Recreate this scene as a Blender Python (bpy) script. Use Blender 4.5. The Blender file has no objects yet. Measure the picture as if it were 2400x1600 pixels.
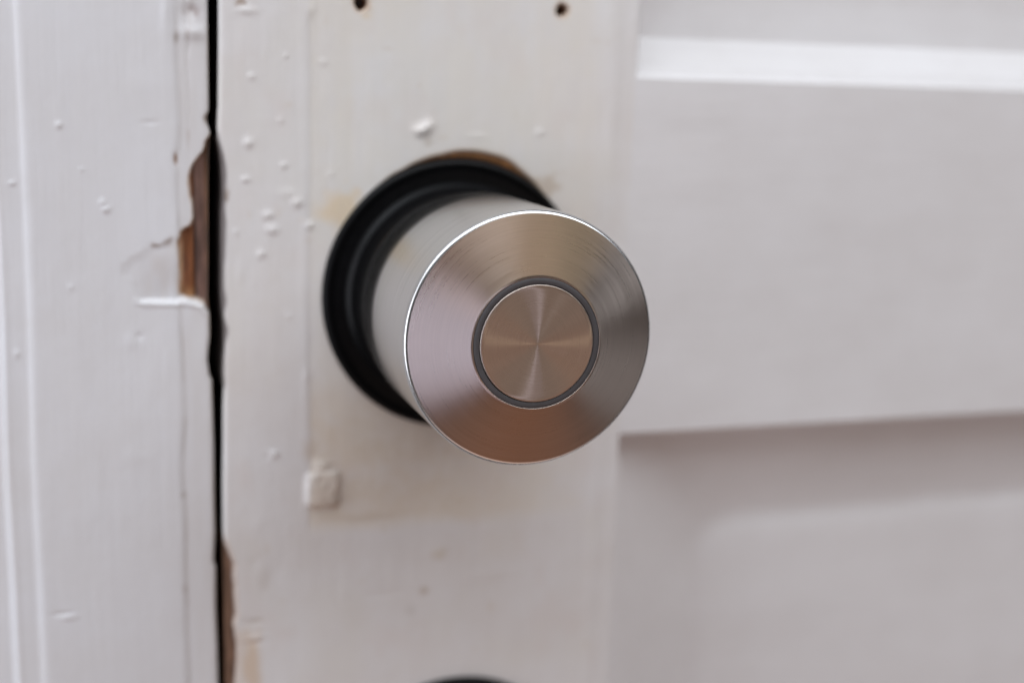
import bpy, bmesh, math, random
import numpy as np
from mathutils import Vector, Matrix

S = bpy.context.scene
C = S.collection
MM = 0.001

# ---------------------------------------------------------------- camera
CAM = Vector((-71.14, -254.07, 42.47)) * MM
FW = Vector((0.30576187, 0.93248977, -0.19228235))
RT = Vector((0.95159325, -0.30593982, 0.02951482))
UP = Vector((0.03130456, 0.1919991, 0.9808957))
cd = bpy.data.cameras.new('camera')
cam = bpy.data.objects.new('camera', cd)
C.objects.link(cam)
cam.matrix_world = Matrix(((RT.x, UP.x, -FW.x, CAM.x), (RT.y, UP.y, -FW.y, CAM.y), (RT.z, UP.z, -FW.z, CAM.z), (0, 0, 0, 1)))
cd.sensor_width = 36.0
cd.lens = 46.546
cd.clip_start = 0.005
cd.clip_end = 50.0
cd.dof.use_dof = True
cd.dof.focus_distance = (Vector((0.0, -49.5, 0.0)) * MM - CAM).dot(FW)
cd.dof.aperture_fstop = 5.8
cd.dof.aperture_blades = 7
S.camera = cam

# ---------------------------------------------------------------- world, lamps, exposure
w = bpy.data.worlds.new('World')
S.world = w
w.use_nodes = True
bg = w.node_tree.nodes['Background']
bg.inputs[0].default_value = (1.0, 0.89, 0.87, 1)
bg.inputs[1].default_value = 0.095

def area(name, loc, target, sx, sy, power, col):
    l = bpy.data.lights.new(name, 'AREA')
    l.shape = 'RECTANGLE'
    l.size, l.size_y = sx, sy
    l.energy = power
    l.color = col
    o = bpy.data.objects.new(name, l)
    C.objects.link(o)
    o.location = loc
    o.rotation_euler = (Vector(target) - Vector(loc)).to_track_quat('-Z', 'Y').to_euler()
    return o

area('lamp_overhead', (-0.10, -0.34, 0.62), (0, 0, 0), 2.0, 0.42, 10.3, (0.88, 0.93, 1.0))
area('fill_left', (-1.10, -0.26, -0.05), (0, 0, 0), 0.5, 1.0, 5.0, (0.90, 0.92, 1.0))  # soft fill added to lift the knob's shadow from the left
area('face_fill_left', (-0.405, -1.16, -0.165), (0, -0.05, 0), 0.34, 0.08, 0.60, (0.82, 0.82, 1.0))  # added cool strip, mirrored as the lilac wedge on the knob face
area('face_fill_left_low', (-0.38, -1.14, -0.31), (0, -0.05, 0), 0.34, 0.16, 0.24, (0.70, 0.72, 1.0))  # second added strip for the dimmer wedge beneath it
area('face_fill_tan', (0.42, -1.05, 0.60), (0, 0, 0), 0.15, 0.5, 0.50, (1.0, 0.86, 0.62))  # added tan source, mirrored at the top of the knob face
area('face_fill_rose', (-0.04, -1.15, 0.56), (0, -0.05, 0), 0.16, 0.30, 0.14, (1.0, 0.66, 0.54))  # added pink source, mirrored just left of the face's top
area('face_fill_front', (0.37, -1.15, -0.24), (0, -0.05, 0), 0.9, 0.7, 0.50, (1.0, 0.74, 0.58))  # broad dim glow added in front for the button to mirror
area('face_fill_right', (1.05, -0.75, -0.50), (0, -0.05, 0), 0.28, 0.10, 0.12, (0.92, 0.94, 1.0))  # small source added to grey the lower right face wedge
area('lamp_floor_bounce', (0.28, -0.95, -0.95), (0, 0, 0), 0.75, 1.0, 0.58, (1.0, 0.34, 0.08))
area('fill_low', (0.10, -0.36, -0.90), (0, 0, 0), 1.4, 0.35, 1.0, (1.0, 0.72, 0.62))  # warm fill added from below for undersides and shadowed paint

S.view_settings.view_transform = 'Standard'
S.view_settings.look = 'None'
S.view_settings.exposure = 0.0
S.view_settings.gamma = 1.0
S.view_settings.use_curve_mapping = False

# ---------------------------------------------------------------- materials
def new_mat(name):
    m = bpy.data.materials.new(name)
    m.use_nodes = True
    nt = m.node_tree
    return m, nt, nt.nodes['Principled BSDF']

def N(nt, typ, **kw):
    n = nt.nodes.new(typ)
    for k, v in kw.items():
        setattr(n, k, v)
    return n

def mapped_noise(nt, scale_xyz, scale=1.0, detail=4.0, rough=0.55):
    tc = N(nt, 'ShaderNodeTexCoord')
    mp = N(nt, 'ShaderNodeMapping')
    mp.inputs['Scale'].default_value = scale_xyz
    nt.links.new(tc.outputs['Object'], mp.inputs['Vector'])
    n = N(nt, 'ShaderNodeTexNoise')
    n.inputs['Scale'].default_value = scale
    n.inputs['Detail'].default_value = detail
    n.inputs['Roughness'].default_value = rough
    nt.links.new(mp.outputs['Vector'], n.inputs['Vector'])
    return n

def ramp(nt, src, stops):
    r = N(nt, 'ShaderNodeValToRGB')
    e = r.color_ramp.elements
    while len(e) < len(stops):
        e.new(0.5)
    for el, (p, c) in zip(e, stops):
        el.position = p
        el.color = c if len(c) == 4 else (*c, 1)
    nt.links.new(src, r.inputs['Fac'])
    return r

def paint_mat(name, streak, base, dirty, wear_shade=True):
    """old gloss paint on wood: mottled, brush marked, worn and shade-tinted where the mesh says so"""
    m, nt, b = new_mat(name)
    L = nt.links
    mott = mapped_noise(nt, (45, 45, 45), 1.0, 5.0, 0.6)
    r = ramp(nt, mott.outputs['Fac'], [(0.32, dirty), (0.68, base)])
    fine = mapped_noise(nt, tuple(s * 1.0 for s in streak), 1.0, 5.0, 0.6)
    mixs = N(nt, 'ShaderNodeMix', data_type='RGBA', blend_type='MULTIPLY')
    r2 = ramp(nt, fine.outputs['Fac'], [(0.3, (0.97, 0.97, 0.972)), (0.7, (1, 1, 1))])
    mixs.inputs[0].default_value = 1.0
    L.new(r.outputs['Color'], mixs.inputs[6])
    L.new(r2.outputs['Color'], mixs.inputs[7])
    col = mixs.outputs[2]
    rough = ramp(nt, fine.outputs['Fac'], [(0.3, (0.36,) * 3), (0.7, (0.5,) * 3)])
    L.new(rough.outputs['Color'], b.inputs['Roughness'])
    if wear_shade:
        at = N(nt, 'ShaderNodeAttribute', attribute_name='wear_shade')
        g = mapped_noise(nt, (900, 900, 160), 1.0, 5.0, 0.65)
        gr = ramp(nt, g.outputs['Fac'], [(0.32, (0.45,) * 3), (0.68, (1.25,) * 3)])
        pw = N(nt, 'ShaderNodeMath', operation='POWER')
        pw.inputs[1].default_value = 24.0
        L.new(at.outputs['Alpha'], pw.inputs[0])
        wc = N(nt, 'ShaderNodeMix', data_type='RGBA', blend_type='MULTIPLY')
        L.new(pw.outputs[0], wc.inputs[0])
        L.new(at.outputs['Color'], wc.inputs[6])
        L.new(gr.outputs['Color'], wc.inputs[7])
        fin = N(nt, 'ShaderNodeMix', data_type='RGBA')
        L.new(at.outputs['Alpha'], fin.inputs[0])
        L.new(col, fin.inputs[6])
        L.new(wc.outputs[2], fin.inputs[7])
        col = fin.outputs[2]
    L.new(col, b.inputs['Base Color'])
    b.inputs['IOR'].default_value = 1.46
    bump = N(nt, 'ShaderNodeBump')
    bump.inputs['Strength'].default_value = 0.55
    bump.inputs['Distance'].default_value = 0.00012
    L.new(fine.outputs['Fac'], bump.inputs['Height'])
    gr2 = mapped_noise(nt, (420, 420, 420), 1.0, 3.0, 0.5)
    bump2 = N(nt, 'ShaderNodeBump')
    bump2.inputs['Strength'].default_value = 0.3
    bump2.inputs['Distance'].default_value = 0.00022
    L.new(gr2.outputs['Fac'], bump2.inputs['Height'])
    L.new(bump.outputs['Normal'], bump2.inputs['Normal'])
    L.new(bump2.outputs['Normal'], b.inputs['Normal'])
    return m

M_DOOR_V = paint_mat('door_paint_upright', (900, 900, 45), (0.76, 0.745, 0.735), (0.71, 0.675, 0.645))
M_DOOR_H = paint_mat('door_paint_level', (45, 900, 900), (0.76, 0.745, 0.74), (0.72, 0.70, 0.69), wear_shade=False)
M_FRAME = paint_mat('frame_paint', (900, 900, 40), (0.755, 0.755, 0.77), (0.72, 0.71, 0.71))

def wood_mat(name, c0, c1):
    m, nt, b = new_mat(name)
    n = mapped_noise(nt, (900, 900, 60), 1.0, 5.0, 0.6)
    r = ramp(nt, n.outputs['Fac'], [(0.3, c0), (0.7, c1)])
    nt.links.new(r.outputs['Color'], b.inputs['Base Color'])
    b.inputs['Roughness'].default_value = 0.7
    return m
M_WOOD = wood_mat('bare_wood', (0.10, 0.05, 0.025), (0.22, 0.12, 0.06))
M_DARK = wood_mat('gap_shade', (0.010, 0.009, 0.009), (0.022, 0.020, 0.019))  # near-black stop: shade behind the gap put into its colour

def steel_mat(name, col, rough, aniso, glossy=False, spin_noise=6500.0, contrast=0.86):
    """turned stainless steel, brushed in circles round the knob's axis (local Z)"""
    m, nt, b = new_mat(name)
    L = nt.links
    b.inputs['Metallic'].default_value = 1.0
    b.inputs['Anisotropic'].default_value = aniso
    tan = N(nt, 'ShaderNodeTangent', direction_type='RADIAL', axis='Z')
    L.new(tan.outputs['Tangent'], b.inputs['Tangent'])
    tc = N(nt, 'ShaderNodeTexCoord')
    sp = N(nt, 'ShaderNodeSeparateXYZ')
    L.new(tc.outputs['Object'], sp.inputs[0])
    # cylindrical coordinates -> stretched noise = turning marks
    rr = N(nt, 'ShaderNodeVectorMath', operation='LENGTH')
    cb = N(nt, 'ShaderNodeCombineXYZ')
    L.new(sp.outputs['X'], cb.inputs['X'])
    L.new(sp.outputs['Y'], cb.inputs['Y'])
    L.new(cb.outputs[0], rr.inputs[0])
    an = N(nt, 'ShaderNodeVectorMath', operation='NORMALIZE')
    L.new(cb.outputs[0], an.inputs[0])
    sc = N(nt, 'ShaderNodeVectorMath', operation='SCALE')
    sc.inputs['Scale'].default_value = 0.8
    L.new(an.outputs[0], sc.inputs[0])
    ad = N(nt, 'ShaderNodeMath', operation='ADD')
    L.new(rr.outputs['Value'], ad.inputs[0])
    L.new(sp.outputs['Z'], ad.inputs[1])
    mu = N(nt, 'ShaderNodeMath', operation='MULTIPLY')
    mu.inputs[1].default_value = spin_noise
    L.new(ad.outputs[0], mu.inputs[0])
    sep2 = N(nt, 'ShaderNodeSeparateXYZ')
    L.new(sc.outputs[0], sep2.inputs[0])
    cmb = N(nt, 'ShaderNodeCombineXYZ')
    L.new(sep2.outputs['X'], cmb.inputs['X'])
    L.new(sep2.outputs['Y'], cmb.inputs['Y'])
    L.new(mu.outputs[0], cmb.inputs['Z'])
    no = N(nt, 'ShaderNodeTexNoise')
    no.inputs['Scale'].default_value = 1.0
    no.inputs['Detail'].default_value = 5.0
    no.inputs['Roughness'].default_value = 0.7
    L.new(cmb.outputs[0], no.inputs['Vector'])
    cr = ramp(nt, no.outputs['Fac'], [(0.3, tuple(c * contrast for c in col)), (0.72, col)])
    L.new(cr.outputs['Color'], b.inputs['Base Color'])
    ro = ramp(nt, no.outputs['Fac'], [(0.3, (rough * 0.94,) * 3), (0.7, (rough * 1.06,) * 3)])
    sm = mapped_noise(nt, (170, 170, 170), 1.0, 4.0, 0.6)
    smr = ramp(nt, sm.outputs['Fac'], [(0.35, (0.98,) * 3), (0.7, (1.03,) * 3)])
    rm = N(nt, 'ShaderNodeMix', data_type='RGBA', blend_type='MULTIPLY')
    rm.inputs[0].default_value = 1.0
    L.new(ro.outputs['Color'], rm.inputs[6])
    L.new(smr.outputs['Color'], rm.inputs[7])
    L.new(rm.outputs[2], b.inputs['Roughness'])
    bu = N(nt, 'ShaderNodeBump')
    bu.inputs['Strength'].default_value = 0.02
    bu.inputs['Distance'].default_value = 0.00003
    L.new(no.outputs['Fac'], bu.inputs['Height'])
    L.new(bu.outputs['Normal'], b.inputs['Normal'])
    if glossy:
        gl = N(nt, 'ShaderNodeBsdfAnisotropic', distribution='BECKMANN')
        gl.inputs['Anisotropy'].default_value = aniso
        for k_src, k_dst in ((tan.outputs['Tangent'], 'Tangent'), (cr.outputs['Color'], 'Color'), (rm.outputs[2], 'Roughness'), (bu.outputs['Normal'], 'Normal')):
            L.new(k_src, gl.inputs[k_dst])
        L.new(gl.outputs[0], nt.nodes['Material Output'].inputs['Surface'])
    return m
M_STEEL_FACE = steel_mat('turned_steel_face', (0.61, 0.525, 0.47), 0.285, -0.66, True)
M_STEEL_BODY = steel_mat('brushed_steel_side', (0.72, 0.72, 0.715), 0.25, 0.75, False, 3500.0, 0.72)

def plastic(name, col, rough):
    m, nt, b = new_mat(name)
    n = mapped_noise(nt, (700, 700, 700), 1.0, 4.0, 0.6)
    r = ramp(nt, n.outputs['Fac'], [(0.3, tuple(c * 0.85 for c in col)), (0.7, col)])
    nt.links.new(r.outputs['Color'], b.inputs['Base Color'])
    rr = ramp(nt, n.outputs['Fac'], [(0.3, (rough * 0.9,) * 3), (0.7, (rough * 1.15,) * 3)])
    nt.links.new(rr.outputs['Color'], b.inputs['Roughness'])
    return m
M_BLACK = plastic('black_plastic', (0.0035, 0.0035, 0.004), 0.36)
M_BLACK.node_tree.nodes['Principled BSDF'].inputs['Specular IOR Level'].default_value = 0.16
M_RING = plastic('grey_plastic', (0.074, 0.070, 0.073), 0.5)

# ---------------------------------------------------------------- mesh helpers
def link(name, me, mat, parent=None):
    o = bpy.data.objects.new(name, me)
    C.objects.link(o)
    if mat:
        me.materials.append(mat)
    if parent:
        o.parent = parent
    return o

def thing(name, label, cat, loc=(0, 0, 0)):
    o = bpy.data.objects.new(name, None)
    o.empty_display_size = 0.01
    C.objects.link(o)
    o.location = loc
    o['label'] = label
    o['category'] = cat
    o['kind'] = 'thing'
    return o

def field_mesh(name, X, Z, H, wear_shade=None, skirt=None):
    """front sheet from arrays in mm (H towards the viewer), plus returned side walls of given depth on chosen edges"""
    nz, nx = X.shape
    V = np.stack([X, -H, Z], -1).reshape(-1, 3) * MM
    idx = np.arange(nz * nx).reshape(nz, nx)
    q = np.stack([idx[:-1, :-1], idx[:-1, 1:], idx[1:, 1:], idx[1:, :-1]], -1).reshape(-1, 4)
    W = None if wear_shade is None else wear_shade.reshape(-1, 4)
    if skirt:
        for edge, depth, col in skirt:
            ids = {'right': idx[:, -1], 'left': idx[::-1, 0], 'top': idx[-1, ::-1], 'bottom': idx[0, :]}[edge]
            P = V[ids].copy()
            n0 = len(V)
            Q1 = P.copy()
            Q2 = P.copy()
            Q2[:, 1] = depth * MM
            V = np.concatenate([V, Q1, Q2])
            k = len(ids)
            a = np.arange(k - 1)
            q = np.concatenate([q, np.stack([n0 + a, n0 + k + a, n0 + k + a + 1, n0 + a + 1], -1)])
            if W is not None:
                c = np.tile(np.array(col, float), (k, 1))
                W = np.concatenate([W, np.where(W[ids][:, 3:4] > 0.5, W[ids], c), c])
    me = bpy.data.meshes.new(name)
    me.from_pydata(V.tolist(), [], q.tolist())
    me.polygons.foreach_set('use_smooth', np.ones(len(q), bool))
    if W is not None:
        ca = me.color_attributes.new('wear_shade', 'FLOAT_COLOR', 'POINT')
        ca.data.foreach_set('color', W.astype(np.float32).ravel())
    me.update()
    return me

def sdf(X, Z, poly):
    """signed distance to a polygon, negative inside"""
    d = np.full(X.shape, 1e9)
    inside = np.zeros(X.shape, bool)
    n = len(poly)
    for i in range(n):
        ax, az = poly[i]
        bx, bz = poly[(i + 1) % n]
        ex, ez = bx - ax, bz - az
        t = np.clip(((X - ax) * ex + (Z - az) * ez) / (ex * ex + ez * ez + 1e-12), 0, 1)
        d = np.minimum(d, np.hypot(X - ax - t * ex, Z - az - t * ez))
        cond = ((az > Z) != (bz > Z)) & (X < (bx - ax) * (Z - az) / (bz - az + 1e-12) + ax)
        inside ^= cond
    return np.where(inside, -d, d)

def sst(a, b, x):
    t = np.clip((x - a) / (b - a), 0, 1)
    return t * t * (3 - 2 * t)

rng = np.random.default_rng(7)
def vnoise(X, Z, sx, sz, seed):
    """smooth value noise in [-1, 1]"""
    r = np.random.default_rng(seed)
    T = r.uniform(-1, 1, (256, 256))
    u, v = X / sx + 512, Z / sz + 512
    i, j = np.floor(u).astype(int), np.floor(v).astype(int)
    fu, fv = u - i, v - j
    fu, fv = fu * fu * (3 - 2 * fu), fv * fv * (3 - 2 * fv)
    g = lambda a, b: T[a % 256, b % 256]
    return (g(i, j) * (1 - fu) + g(i + 1, j) * fu) * (1 - fv) + (g(i, j + 1) * (1 - fu) + g(i + 1, j + 1) * fu) * fv

def axis(fine0, fine1, step, lo, hi, cstep=12.0):
    a = list(np.arange(fine0, fine1 + step * 0.5, step))
    x, s = a[0], step
    pre = []
    while x > lo:
        s = min(s * 1.35, cstep)
        x = max(x - s, lo)
        pre.append(x)
    x, s = a[-1], step
    while x < hi:
        s = min(s * 1.35, cstep)
        x = min(x + s, hi)
        a.append(x)
    return np.array(pre[::-1] + a)

def paint_wear_shade(wear_shade, mask, col):
    """lay colour over the wear map: mask 0..1"""
    m = np.clip(mask, 0, 1)[..., None]
    a0 = wear_shade[..., 3:4] * (1 - m)
    a1 = np.maximum(m + a0, 1e-6)
    wear_shade[..., :3] = (np.array(col) * m + wear_shade[..., :3] * a0) / a1
    wear_shade[..., 3:4] = m + a0

def lathe(name, prof, seg=160, close_axis=False):
    """revolve (r, h) in mm round local Z"""
    V, F = [], []
    n = len(prof)
    for r, h in prof:
        for k in range(seg):
            a = 2 * math.pi * k / seg
            V.append((r * math.cos(a) * MM, r * math.sin(a) * MM, h * MM))
    for i in range(n - 1):
        for k in range(seg):
            k2 = (k + 1) % seg
            F.append((i * seg + k, i * seg + k2, (i + 1) * seg + k2, (i + 1) * seg + k))
    me = bpy.data.meshes.new(name)
    me.from_pydata(V, [], F)
    bm = bmesh.new()
    bm.from_mesh(me)
    bmesh.ops.remove_doubles(bm, verts=bm.verts, dist=1e-7)
    bm.to_mesh(me)
    bm.free()
    me.polygons.foreach_set('use_smooth', np.ones(len(me.polygons), bool))
    me.update()
    return me

def fillet(c, r, a0, a1, n=6):
    return [(c[0] + r * math.cos(math.radians(a0 + (a1 - a0) * i / n)), c[1] + r * math.sin(math.radians(a0 + (a1 - a0) * i / n))) for i in range(n + 1)]

# ---------------------------------------------------------------- door frame
WOOD = (0.22, 0.078, 0.027)
WOOD_PALE = (0.42, 0.26, 0.15)
STRIP = (0.24, 0.14, 0.11)
GAP_SHADE = (0.012, 0.011, 0.011)  # near-black for the side walls, shade of the gap put into colour

gap_l = [(-48.16, 260), (-48.16, 55.46), (-48.14, 46.34), (-48.21, 35.52), (-48.62, 34.34), (-48.48, 33.17), (-48.04, 31.61), (-47.98, 30.04), (-48.17, 27.68), (-48.39, 22.93), (-48.51, 14.93), (-48.6, 8.47), (-48.79, 0.3), (-48.6, -3.0), (-48.58, -7.15), (-48.93, -9.64), (-49.12, -11.72), (-48.91, -13.41), (-48.69, -15.1), (-48.3, -15.7), (-48.21, -21.46), (-48.14, -28.3), (-48.18, -36.95), (-48.14, -46.59), (-48.37, -51.0), (-48.47, -52.59), (-48.07, -53.7), (-48.18, -61.77), (-48.02, -69.04), (-47.97, -78.23), (-48, -300)]
gap_r = [(-46.25, 260), (-46.25, 55.55), (-46.37, 46.4), (-46.57, 36.33), (-46.67, 35.16), (-46.78, 32.42), (-46.66, 30.06), (-46.44, 28.49), (-46.09, 25.72), (-45.97, 22.14), (-46.01, 18.94), (-46.2, 16.54), (-46.3, 8.44), (-46.39, 1.07), (-46.2, -3.07), (-45.99, -5.56), (-46.04, -9.74), (-46.23, -11.41), (-46.35, -14.77), (-46.13, -16.47), (-46.35, -21.55), (-46.43, -28.4), (-46.62, -37.05), (-46.66, -46.71), (-46.62, -50.26), (-46.49, -60.12), (-46.51, -69.2), (-46.45, -78.41), (-46.45, -300)]
def edge_x(pl, z):
    p = sorted(pl, key=lambda t: t[1])
    return np.interp(z, [t[1] for t in p], [t[0] for t in p])

chip = [(-47.0, 32.0), (-48.44, 30.66), (-49.37, 27.94), (-51.6, 24.93), (-52.06, 23.27), (-51.99, 20.61), (-51.38, 18.38), (-51.32, 15.45), (-51.99, 14.33), (-53.54, 13.21), (-54.23, 11.19), (-54.09, 8.48), (-53.92, 5.07), (-54.08, 1.42), (-52.9, 0.72), (-50.89, 0.43), (-49.57, -0.51), (-48.93, -1.92), (-47.0, -4.0)]
shallow = [(-52.9, 13.6), (-53.6, 12.9), (-55.97, 11.61), (-57.0, 11.0), (-57.76, 10.66), (-59.84, 10.76), (-60.41, 9.41), (-62.57, 8.47), (-64.13, 7.21), (-64.64, 5.06), (-63.47, 3.2), (-62.14, 1.07), (-61.63, -0.07), (-55.82, -0.33), (-52.68, -0.4), (-49.92, -1.0), (-49.0, -2.4), (-47.5, -3.5), (-47.5, 13.0)]

frame = thing('painted_doorway', 'white painted door frame with chipped bare wood at the dark gap', 'door frame', (-0.09, 0, -0.30))

xs = axis(-91.0, -48.1, 0.3, -190.0, -48.1)
zs = axis(-82.0, 62.0, 0.3, -300.0, 260.0)
X, Z = np.meshgrid(xs, zs)
ex = edge_x(gap_l, Z)
X = X + (ex + 48.1) * sst(-55.0, -48.6, X)
H = 0.05 * vnoise(X, Z, 9, 26, 1) + 0.02 * vnoise(X, Z, 2.2, 7, 2)
Wr = np.zeros(X.shape + (4,))
# architrave steps on the far left, each with a soft bead
wob = 0.25 * vnoise(X * 0, Z, 9, 30, 3)
H += -0.7 * sst(-80.0, -81.8, X + wob) + 0.16 * np.exp(-((X + wob + 81.0) / 0.6) ** 2)
H += -1.6 * sst(-85.2, -86.8, X + wob) + 0.3 * np.exp(-((X + wob + 86.0) / 0.7) ** 2)
# narrow strip beside the gap, behind a filled groove
gw = 0.35 * vnoise(X * 0, Z, 9, 11, 4)
H -= 0.30 * sst(-54.6, -53.2, X + gw)
H -= 0.10 * np.exp(-((X + gw + 53.8) / 0.7) ** 2) * (0.8 + 0.3 * vnoise(X * 0, Z, 9, 5, 5))
H -= 0.22 * np.exp(-((X + 51.9 + 0.25 * vnoise(X * 0, Z, 9, 4, 6)) / 0.35) ** 2) * sst(24, 28, Z) * (0.5 + 0.6 * vnoise(X * 0, Z, 9, 3, 7))
paint_wear_shade(Wr, np.clip(np.exp(-((X + gw + 53.9) / 0.35) ** 2) * np.clip(vnoise(X * 0, Z, 9, 3.5, 8) + 0.5, 0.1, 1) * 0.3, 0, 1), (0.42, 0.37, 0.33))
paint_wear_shade(Wr, np.clip(np.exp(-((X + 51.9) / 0.5) ** 2) * sst(22, 30, Z) * np.clip(vnoise(X, Z, 0.8, 2.6, 9), 0, 1) * 0.7, 0, 1), (0.46, 0.38, 0.33))
strip_ = sst(-54.3, -53.4, X + gw) * np.clip(0.7 + 0.5 * vnoise(X, Z, 1.6, 9, 19), 0, 1)
paint_wear_shade(Wr, 0.5 * strip_, (0.65, 0.62, 0.60))
# pimples and drips in the paint: x, z, radius x, radius z, height
for bx, bz, rx, rz, hh in [(-74.66, 32.45, .45, .5, .45), (-67.6, 18.6, .5, .5, .4), (-67.0, 17.3, .6, .5, .6), (-82.98, 21.95, .5, .4, .4),
                           (-51.0, 49.6, 2.0, 1.1, .9), (-55.6, 54.0, .8, 4.0, .5), (-83.4, -9.3, .4, .7, .35), (-63.3, -7.6, .9, 1.2, .25), (-61.6, -6.6, .6, .6, -.3),
                           (-76.0, -61.2, 1.2, .45, .35), (-77.3, -60.4, 1.4, .35, -.35), (-70, -40, 3, 3, .12), (-60, 40, 3, 2, .12), (-73.5, 3.0, .5, .5, .25),
                           (-58.8, 33.2, 1.3, .4, -.2), (-56.5, -12, .8, 2.5, .15), (-71.0, 24.5, .4, .4, .2), (-62.0, -30.0, 2.5, 1.5, .15)]:
    H += 0.55 * hh * np.exp(-((X - bx) / (1.15 * rx)) ** 2 - ((Z - bz) / (1.15 * rz)) ** 2)
paint_wear_shade(Wr, np.exp(-((X + 51.0) / 1.5) ** 2 - ((Z - 53.2) / 1.3) ** 2) * np.clip(0.6 + 0.6 * vnoise(X, Z, 1.0, 1.0, 10), 0, 0.8), (0.30, 0.22, 0.19))
H -= 0.5 * np.exp(-((X + 51.2) / 1.4) ** 2 - ((Z - 53.4) / 1.2) ** 2)
paint_wear_shade(Wr, 0.5 * np.exp(-((X + 53.9) / 0.5) ** 2 - ((Z - 48.6) / 0.9) ** 2), (0.30, 0.24, 0.20))
nick = np.exp(-((X + 54.4) / 0.42) ** 2 - ((Z - 26.6) / 1.25) ** 2)
paint_wear_shade(Wr, np.clip(nick * 1.4 - 0.25, 0, 1), (0.30, 0.17, 0.10))
H -= 0.35 * nick
paint_wear_shade(Wr, 0.6 * np.exp(-((X + 54.1) / 0.5) ** 2 - ((Z + 38.3) / 0.7) ** 2), (0.36, 0.30, 0.26))
paint_wear_shade(Wr, 0.5 * np.exp(-((X + 54.2) / 0.4) ** 2 - ((Z + 57.5) / 0.9) ** 2), (0.40, 0.34, 0.30))
# shallow flake, deepest at its lower lip
rag = 0.22 * vnoise(X, Z, 1.1, 1.1, 11) + 0.12 * vnoise(X, Z, .5, .5, 12)
ds = sdf(X, Z, shallow) + rag
lip = 0.18 + 0.85 * sst(9.5, 0.0, Z) * sst(-63.5, -56.0, X)
up_ = sst(1.5, 5.0, Z)
m_sh = sst(0.35, -0.75, ds) * (1 - up_) + sst(0.5, -1.7, ds) * up_
H -= lip * m_sh
H += 0.22 * np.exp(-((ds - 0.35) / 0.45) ** 2) * sst(1.2, -0.2, Z) * sst(-63.5, -61, X)
paint_wear_shade(Wr, 0.35 * m_sh * sst(-62, -56, X) * np.clip(0.5 + 0.7 * vnoise(X, Z, 1.5, 3.5, 13), 0, 1), (0.62, 0.55, 0.49))
crk = np.exp(-((ds + 0.1) / 0.33) ** 2) * sst(9.0, 10.5, Z) * sst(-60.8, -60.0, X)
paint_wear_shade(Wr, np.clip(0.25 + 0.75 * vnoise(X, Z, 1.3, 1.3, 18), 0, 0.8) * np.exp(-((ds + 0.15) / 0.5) ** 2) * sst(9.0, 10.2, Z) * sst(-60.8, -60.0, X), (0.27, 0.20, 0.16))
crk2 = np.exp(-((ds + 0.05) / 0.3) ** 2) * sst(4.5, 6.0, Z) * sst(-60.0, -61, X)
paint_wear_shade(Wr, 0.16 * crk2, (0.42, 0.36, 0.32))
# deep chip: bare wood, then a darker strip further back along the gap
dc = sdf(X, Z, chip) + 0.5 * rag
m_ch = sst(0.12, -0.28, dc)
inner = sst(-51.35, -50.95, X + 0.12 * vnoise(X * 0, Z, 9, 4, 14))
H = H * (1 - m_ch) + m_ch * (-1.35 - 1.6 * inner - 0.25 * (1 - inner) * vnoise(X, Z, .7, 6, 15))
paint_wear_shade(Wr, m_ch, WOOD)
paint_wear_shade(Wr, m_ch * inner, STRIP)
paint_wear_shade(Wr, m_ch * np.exp(-((X + 51.05) / 0.22) ** 2), (0.03, 0.015, 0.012))
paint_wear_shade(Wr, m_ch * sst(-49.2, -48.8, X), (0.16, 0.072, 0.03))
paint_wear_shade(Wr, m_ch * sst(-53.0, -53.6, X) * sst(0, 1, vnoise(X, Z, .8, 3, 16) + 0.6), WOOD_PALE)
paint_wear_shade(Wr, 0.75 * np.exp(-((dc - 0.12) / 0.2) ** 2) * sst(-3.0, 0.0, Z), (0.50, 0.34, 0.20))
paint_wear_shade(Wr, 0.8 * m_ch * sst(3.2, 1.0, Z) * (1 - inner), (0.36, 0.19, 0.08))
# rounded arris at the gap, paint browner along its edge
e = ex - X
H -= 0.7 * (1 - np.sqrt(np.clip(1 - np.clip(1 - e / 0.9, 0, 1) ** 2, 0, 1))) * (1 - m_ch)
paint_wear_shade(Wr, (1 - m_ch) * 0.75 * sst(0.45, 0.1, e) * (0.6 + 0.4 * vnoise(X * 0, Z, 9, 6, 17)), (0.36, 0.25, 0.14))
paint_wear_shade(Wr, 0.8 * sst(1.2, 0.1, e) * np.exp(-((Z - 34.2) / 1.0) ** 2), (0.18, 0.11, 0.06))
me = field_mesh('jamb', X, Z, H, Wr, [('right', 40.0, (*GAP_SHADE, 1.0)), ('left', 40.0, (0, 0, 0, 0))])
def place(o, parent):
    o.parent = parent
    o.matrix_parent_inverse = Matrix.Translation(-parent.location)
place(link('jamb', me, M_FRAME), frame)

def box_mesh(name, x0, x1, y0, y1, z0, z1):
    bm = bmesh.new()
    bmesh.ops.create_cube(bm, size=1.0)
    for v in bm.verts:
        v.co = Vector(((x0 + x1) / 2 + v.co.x * (x1 - x0), (y0 + y1) / 2 + v.co.y * (y1 - y0), (z0 + z1) / 2 + v.co.z * (z1 - z0))) * MM
    bmesh.ops.bevel(bm, geom=list(bm.edges), offset=0.0006, segments=2, affect='EDGES')
    me = bpy.data.meshes.new(name)
    bm.to_mesh(me)
    bm.free()
    return me
place(link('rebate_stop', box_mesh('rebate_stop', -60, -30, 40.5, 60, -300, 260), M_DARK), frame)

# ---------------------------------------------------------------- door
door = thing('panelled_door', 'white painted panelled door with old screw holes and worn paint', 'door', (0.15, 0, -0.30))
XS, ZU, ZL = 36.9, 43.9, -30.8

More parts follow.
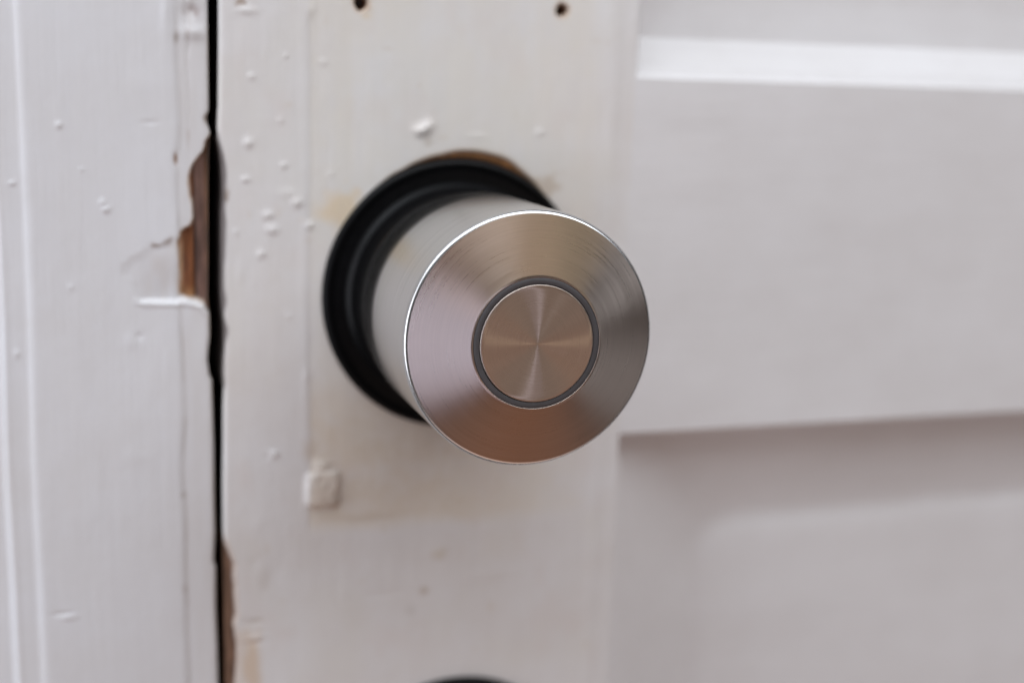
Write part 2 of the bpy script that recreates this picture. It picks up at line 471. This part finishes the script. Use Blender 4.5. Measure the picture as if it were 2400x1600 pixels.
xs = axis(-46.4, 36.9, 0.3, -46.4, 36.9)
zs = axis(-106.0, 62.0, 0.3, -300.0, 260.0)
xs[-1] = XS
X, Z = np.meshgrid(xs, zs)
ex = edge_x(gap_r, Z)
X = X + (ex + 46.4) * sst(-40.0, -45.8, X)
Wr = np.zeros(X.shape + (4,))
H = 0.05 * vnoise(X, Z, 8, 24, 21) + 0.018 * vnoise(X, Z, 2.0, 6, 22)
fade = sst(XS, XS - 3, X)
H *= fade
# outline of an older plate, painted round
px = X + 0.2 * vnoise(X * 0, Z, 9, 14, 23)
inside = sst(-30.1, -29.2, px) * sst(31.5, 25.5, px) * sst(-49.5, -45.0, Z + 0.5 * vnoise(X, Z * 0, 7, 9, 24))
H -= 0.11 * inside
H += 0.05 * np.exp(-((px + 30.7) / 0.9) ** 2) * sst(-36, -20, Z)
H += 0.10 * np.exp(-((px - 32.0) / 1.6) ** 2)
# small painted-over block
bx, bz = np.abs(X + 26.9) / 3.45, np.abs(Z + 38.9) / 3.7
blk = sst(1.18, 0.72, (bx ** 5 + bz ** 5) ** 0.2)
H += 0.9 * blk + 0.25 * blk * vnoise(X, Z, 1.6, 1.6, 25)
H += 0.55 * np.exp(-((X + 27.2) / 1.7) ** 2 - ((Z + 34.2) / 1.3) ** 2)
for bx_, bz_, rx, rz, hh in [(-41.08, 29.75, .7, .7, .7), (-31.9, 18.6, .8, .8, .75), (-33.4, 20.4, 1.6, .7, .25), (-37.5, 16.2, .8, .6, .6), (-36.7, 13.4, .9, .7, .7), (-38.85, 8.7, .6, .6, .55),
                             (-29.5, 14.2, .7, .6, .55), (-41.7, 22.9, .6, .4, .5), (-34.48, 25.6, .6, .5, .4), (-36.6, -31.0, .8, .7, .55), (-37.8, -31.4, .6, .5, -.3),
                             (-41.2, 53.9, 1.4, .6, .45), (-40.4, 42.0, .6, .5, .35), (-40.4, -69.2, 1.2, .5, .4), (-40.6, -70.4, 1.3, .4, -.3), (-41.0, -65.8, 1.8, .6, -.25),
                             (16.8, 32.6, .7, .5, .4), (-29.4, 54.5, .7, 1.2, .4), (-35, 34, .5, .5, .25), (-43.0, 5.0, .5, 1.5, .2), (-34.0, 46.0, .4, .4, .25),
                             (-26.9, 45.0, .8, .5, .2), (-33.5, -3.5, .5, .5, .2), (-30.2, -15.4, .5, .9, .25), (-6.4, 33.6, .9, .8, .9), (-7.5, 32.7, 1.3, .8, 1.1), (-8.2, 32.2, .7, .6, .4),
                             (-43.5, 13.0, .5, .5, .25), (-25.5, 24.0, .5, .5, .2), (-39.5, -45.0, 1.5, 1.5, .12), (-37.0, -56.0, 1.2, 1.8, -.15), (-40.6, -53.5, 0.8, 1.3, -.15),
                             (3.4, 31.6, 1.8, .6, .18), (-2.4, -54.0, 2.6, 1.2, .15), (9.0, -60.0, 7.0, 1.0, .14), (-14.0, -62.4, 4.0, .6, -.12)]:
    H += 0.58 * hh * np.exp(-((X - bx_) / (1.2 * rx)) ** 2 - ((Z - bz_) / (1.2 * rz)) ** 2)
# own-shaped grime and yellowing, plus shade tinted below knob and drip
yel = inside * np.clip(0.75 + 0.35 * vnoise(X, Z, 6, 14, 53) + 0.2 * vnoise(X, Z, 1.8, 2.5, 54), 0, 1)
paint_wear_shade(Wr, 0.55 * yel, (0.745, 0.695, 0.61))
low_ = inside * sst(-12, -26, Z) * sst(26, 2, X) * np.clip(0.8 + 0.3 * vnoise(X, Z, 5, 4, 55) + 0.2 * vnoise(X, Z, 1.4, 1.4, 56), 0, 1)
paint_wear_shade(Wr, 0.75 * low_, (0.68, 0.59, 0.48))
paint_wear_shade(Wr, 0.8 * sst(1.05, 0.6, (np.abs((X + 26.2) / 3.0) ** 4 + np.abs((Z + 39.3) / 3.1) ** 4) ** 0.25), (0.66, 0.57, 0.48))
pat = np.clip(vnoise(X, Z, 11, 13, 71) + 0.5 * vnoise(X, Z, 4, 5, 72) - 0.15, 0, 1)
paint_wear_shade(Wr, 0.35 * pat * sst(XS, XS - 6, X), (0.71, 0.68, 0.62))
pat2 = np.clip(vnoise(X, Z, 7, 9, 73) + 0.5 * vnoise(X, Z, 2.5, 3, 74) - 0.3, 0, 1)
paint_wear_shade(Wr, 0.35 * pat2 * sst(XS, XS - 6, X), (0.69, 0.62, 0.58))
def blot(x, z, rx, rz, a, col, seed=31, sharp=1.6, thr=0.35):
    g = np.exp(-((X - x) / rx) ** 2 - ((Z - z) / rz) ** 2) + 0.22 * vnoise(X, Z, rx * 0.4, rz * 0.4, seed)
    paint_wear_shade(Wr, a * np.clip((g - thr) * sharp, 0, 1), col)
blot(-23.2, 17.0, 5.6, 5.8, 0.85, (0.74, 0.60, 0.42), 32, 2.4, 0.42)
blot(18.6, 22.0, 3.4, 3.4, 0.6, (0.52, 0.42, 0.32), 33, 2.6, 0.4)
blot(-23.0, 38.0, 2.2, 30.0, 0.35, (0.70, 0.64, 0.52), 34, 1.0)
blot(-2.4, -54.4, 2.4, 2.0, 0.5, (0.56, 0.47, 0.34), 36, 1.2)
blot(-5.6, -62.5, 1.4, 1.3, 0.6, (0.44, 0.34, 0.25), 37, 1.6)
blot(-8.3, -66.6, 1.4, 1.4, 0.35, (0.50, 0.45, 0.41), 38)
blot(-18.0, -45.5, 8.5, 1.3, 0.45, (0.56, 0.47, 0.38), 39)
blot(-12.0, -36.0, 17.0, 12.0, 0.0, (0.62, 0.53, 0.44), 40, 1.4, 0.3)  # shade tint below the knob, left at zero strength
blot(-29.5, -30.5, 2.2, 3.0, 0.45, (0.58, 0.48, 0.38), 41)
blot(-24.8, -41.5, 3.0, 2.4, 0.5, (0.52, 0.44, 0.36), 42)  # browner tint over the block's lower right
blot(-16.0, -28.0, 11.0, 5.0, 0.20, (0.60, 0.51, 0.38), 43, 1.6, 0.3)  # faint tint imitating the knob's shade on the stile
blot(-6.3, 30.6, 1.2, 1.6, 0.45, (0.46, 0.39, 0.31), 44)  # brown shadow under the paint drip, put into colour
blot(-42.3, 55.3, 1.5, 1.0, 0.8, (0.34, 0.25, 0.19), 45)
blot(-41.5, -74.5, 3.2, 9.0, 0.8, (0.66, 0.52, 0.39), 46)
blot(-45.4, 20.0, 0.9, 1.6, 0.9, (0.26, 0.18, 0.12), 47)
blot(-40.5, -65.8, 2.4, 0.9, 0.45, (0.50, 0.44, 0.36), 48)
blot(-38.5, -57.0, 2.0, 3.0, 0.3, (0.56, 0.50, 0.45), 49)
for k in range(46):
    r0 = random.Random(k)
    blot(r0.uniform(-44, 34), r0.uniform(-80, 58), r0.uniform(.5, 1.6), r0.uniform(.5, 1.8), r0.uniform(.12, .32), (0.62, 0.53, 0.43), 60 + k)
# bare, splintered wood round the bore
R = np.hypot(X, Z)
A = np.degrees(np.arctan2(Z, X))
bore = np.interp(A, [-180, 0, 30, 48, 58, 66, 76, 84, 92, 102, 110, 116, 125, 140, 180], [26.0, 26.0, 26.3, 27.0, 27.9, 28.7, 29.1, 28.95, 28.5, 28.3, 27.9, 27.2, 26.9, 26.4, 26.0])
bore = bore + 0.25 * vnoise(A, R * 0, 7, 9, 26)
m_b = sst(0.25, -0.25, R - bore)
H = H * (1 - m_b) + m_b * (-0.5 - 1.5 * sst(27.6, 26.0, R))
H -= 5.0 * sst(25.8, 24.5, R)
paint_wear_shade(Wr, m_b, (0.22, 0.095, 0.03))
paint_wear_shade(Wr, m_b * sst(27.9, 27.2, R), (0.06, 0.03, 0.014))
paint_wear_shade(Wr, 0.55 * np.exp(-((R - bore - 0.25) / 0.35) ** 2) * sst(40, 55, A) * sst(130, 115, A), (0.58, 0.44, 0.30))
# two old screw holes
for hx, hz, r in [(-19.8, 56.2, 1.45), (20.6, 56.6, 1.35)]:
    d = np.hypot(X - hx, Z - hz) + 0.25 * vnoise(X, Z, 1.0, 1.0, 27)
    m = sst(r + 0.15, r - 0.35, d)
    H -= 2.6 * sst(r, r - 0.6, d)
    paint_wear_shade(Wr, 0.6 * sst(r + 0.9, r, d), (0.55, 0.38, 0.24))
    paint_wear_shade(Wr, m, (0.17, 0.07, 0.028))
    paint_wear_shade(Wr, sst(r - 0.35, r - 0.8, d), (0.015, 0.008, 0.005))  # near-black centre: shade deep in the hole painted in
paint_wear_shade(Wr, 0.7 * np.exp(-((X + 18.8) / .9) ** 2 - ((Z - 53.9) / .6) ** 2), (0.72, 0.60, 0.44))
# splintered lower edge by the gap
wl = sorted([(-46.7, -46.0), (-46.5, -47.78), (-45.7, -50.34), (-44.65, -53.11), (-44.48, -60.32), (-44.35, -63.96), (-44.96, -66.17), (-44.47, -67.59), (-44.17, -71.29), (-44.58, -78.63), (-45.2, -95.0), (-47.0, -105.0)], key=lambda t: t[1])
we = np.interp(Z, [t[1] for t in wl], [t[0] for t in wl], left=-48, right=-48)
mw = sst(0.2, -0.25, X - we + 0.15 * vnoise(X, Z, .6, 2, 28))
H = H * (1 - mw) - mw * 1.0
paint_wear_shade(Wr, mw, (0.20, 0.115, 0.075))
paint_wear_shade(Wr, 0.6 * np.exp(-((X - we - 0.3) / 0.3) ** 2) * sst(-47, -49, Z), (0.60, 0.45, 0.34))
# rounded arris, dark and dented beside the chip
e = X - ex
H -= 0.9 * (1 - np.sqrt(np.clip(1 - np.clip(1 - e / 1.0, 0, 1) ** 2, 0, 1))) * (1 - mw)
dk = sst(0.9, 0.35, e + 0.3 * vnoise(X * 0, Z, 9, 3, 29)) * sst(32.5, 29.0, Z) * sst(-19, -15, Z)
paint_wear_shade(Wr, 0.95 * dk, (0.15, 0.125, 0.12))
me = field_mesh('stile', X, Z, H, Wr, [('left', 40.0, (*GAP_SHADE, 1.0))])
place(link('stile', me, M_DOOR_V), door)

# lock rail
xs = axis(XS, 150.0, 1.0, XS, 340.0)
zs = np.concatenate([[ZL, ZL + .25, ZL + .6], np.arange(ZL + 1.2, ZU - 1.0, 0.9), [ZU - .6, ZU - .25, ZU]])
X, Z = np.meshgrid(xs, zs)
H = (0.05 * vnoise(X, Z, 24, 8, 51) + 0.02 * vnoise(X, Z, 7, 2.4, 52)) * sst(XS, XS + 3, X)
place(link('lock_rail', field_mesh('lock_rail', X, Z, H), M_DOOR_H), door)

def rect_rings(name, rings):
    """nested rectangles (x0, x1, z0, z1, h) joined by quads; last one capped"""
    V, F = [], []
    for x0, x1, z0, z1, h in rings:
        V += [(x0 * MM, -h * MM, z0 * MM), (x1 * MM, -h * MM, z0 * MM), (x1 * MM, -h * MM, z1 * MM), (x0 * MM, -h * MM, z1 * MM)]
    for i in range(len(rings) - 1):
        for k in range(4):
            k2 = (k + 1) % 4
            F.append((i * 4 + k, i * 4 + k2, i * 4 + 4 + k2, i * 4 + 4 + k))
    return V, F
def ring_obj(name, rings, cap, mat):
    V, F = rect_rings(name, rings)
    if cap:
        n = len(rings) * 4
        F.append((n - 4, n - 3, n - 2, n - 1))
    me = bpy.data.meshes.new(name)
    me.from_pydata(V, [], F)
    me.update()
    o = link(name, me, mat)
    place(o, door)
    return o
def inset(r, dx, dz):
    return (r[0] + dx, r[1] - dx, r[2] + dz, r[3] - dz)
up_prof = [(0, 0, 0.0), (0.10, 0.15, -0.12), (0.25, 0.45, -0.40), (0.6, 1.1, -1.3), (0.9, 1.9, -1.75), (1.3, 2.6, -2.3), (2.6, 5.4, -5.4), (3.6, 7.6, -7.6), (4.0, 8.3, -8.5), (4.5, 8.6, -8.9)]
up_field = [(4.2, 8.4, -8.8), (14, 17, -9.4), (22, 25, -9.4), (25, 28, -8.9), (27, 30, -8.7)]
lo_prof = [(0, 0, 0.0), (0.12, 0.15, -0.15), (0.35, 0.4, -0.7), (0.8, 0.9, -2.4), (1.3, 1.5, -4.2), (1.9, 2.2, -5.7), (2.6, 3.0, -6.15)]
rect_up, rect_lo = (XS, 340.0, ZU, 260.0), (XS, 340.0, -300.0, ZL)
ring_obj('panel_moulding', [(*inset(rect_up, dx, dz), h) for dx, dz, h in up_prof], False, M_DOOR_H)
ring_obj('panel', [(*inset(rect_up, dx, dz), h) for dx, dz, h in up_field], True, M_DOOR_H)
ring_obj('panel_moulding', [(*inset(rect_lo, dx, dz), h) for dx, dz, h in lo_prof], False, M_DOOR_H)
# lower panel: broad sloping border running softly into the field
xs = axis(XS + 2.2, 160.0, 0.8, XS + 2.2, 340.0 - 2.2)
zs = axis(-110.0, ZL - 2.6, 0.8, -300.0 + 2.6, ZL - 2.6)
X, Z = np.meshgrid(xs, zs)
dl, dt = X - XS, ZL - Z
dr, db = 340.0 - X, Z + 300.0
k = 5.0
D = -k * np.log(np.exp(-dl / k) + np.exp(-dt / k) + np.exp(-dr / k) + np.exp(-db / k))
D = D + 0.5 * vnoise(X, Z, 18, 18, 57)
H = np.interp(D, [-5, 2.3, 8, 14, 20, 23.5, 25.5, 28.5, 32, 60], [-5.8, -6.0, -7.8, -9.7, -11.3, -12.05, -12.1, -11.55, -11.35, -11.3])
H += 0.06 * vnoise(X, Z, 26, 9, 58) + 0.02 * vnoise(X, Z, 7, 2.4, 59)
place(link('panel', field_mesh('panel', X, Z, H), M_DOOR_H), door)

# ---------------------------------------------------------------- knob
def lock_part(name, prof, mat, parent, seg=192):
    return link(name, lathe(name, prof, seg), mat, parent)

ROS = [(20.0, 0.55), (22.7, 0.55), (24.6, 0.6), (25.6, 0.75)] + fillet((26.2, 0.1), 1.0, 98, 0, 8) + [(27.2, -3.0)]
knob = thing('knob_lock', 'brushed steel cylinder door knob with flat round button on black rosette', 'door knob')
knob.rotation_euler = (math.pi / 2, 0, 0)          # local Z points out of the door (-Y)
lock_part('rosette', ROS, M_BLACK, knob)
lock_part('collar', [(22.9, -1.0), (22.75, 0.5), (22.4, 1.0), (21.9, 1.35), (21.55, 1.8), (21.4, 2.6), (21.3, 9.0), (21.25, 14.85), (20.0, 14.95)], M_BLACK, knob)
HB, HF, HC = 15.0, 47.5, 50.6
body = [(18.0, HB + 0.3), (21.5, HB + 0.02), (21.85, HB + 0.12), (22.0, HB + 0.4), (22.0, 24.0), (22.0, 32.0), (22.0, 40.0), (22.0, HF - 1.3)]
body += [(22.0 - 1.0 + 1.0 * math.cos(math.radians(a)), HF - 1.0 + 1.0 * math.sin(math.radians(a))) for a in range(0, 75, 8)]
lock_part('knob_body', body, M_STEEL_BODY, knob, 256)
r_last, h_last = body[-1]
face = [(r_last - 0.004, h_last)]
for i in range(1, 25):
    t = i / 24
    face.append((r_last + (11.17 - r_last) * t, h_last + (HC - 0.03 - h_last) * t))
face += [(11.10, HC - 0.03), (11.07, HC - 0.10), (11.07, HC - 0.9)]
lock_part('face_plate', face, M_STEEL_FACE, knob, 256)
lock_part('indicator_ring', [(11.01, HC - 0.9), (11.01, HC - 0.09), (10.97, HC - 0.05), (10.08, HC - 0.05), (10.03, HC - 0.09), (10.02, HC - 0.9)], M_RING, knob, 256)
lock_part('button', [(9.92, HC - 0.9), (9.92, HC + 0.02), (9.89, HC + 0.09), (9.82, HC + 0.14), (9.72, HC + 0.155)] + [(9.72 * (1 - i / 16), HC + 0.16) for i in range(1, 16)] + [(0.02, HC + 0.16), (0.0, HC + 0.16)], M_STEEL_FACE, knob, 256)

# ---------------------------------------------------------------- lower lock cover, mostly out of the picture
low = thing('lock_cover', 'black round lock cover at the bottom edge, below the steel knob', 'lock cover', (0.0015, 0, -0.1098))
low.rotation_euler = (math.pi / 2, 0, 0)
lock_part('rosette', [(15.0, 0.6)] + [(24.0, 0.9)] + fillet((26.0, 0.0), 1.2, 100, 0, 7) + [(27.2, -1.0)], M_BLACK, low)
lock_part('cover_disc', [(15.6, 0.3), (15.6, 2.2)] + fillet((14.6, 2.2), 1.0, 0, 90, 5) + [(6.0, 3.3), (0.0, 3.3)], M_BLACK, low)
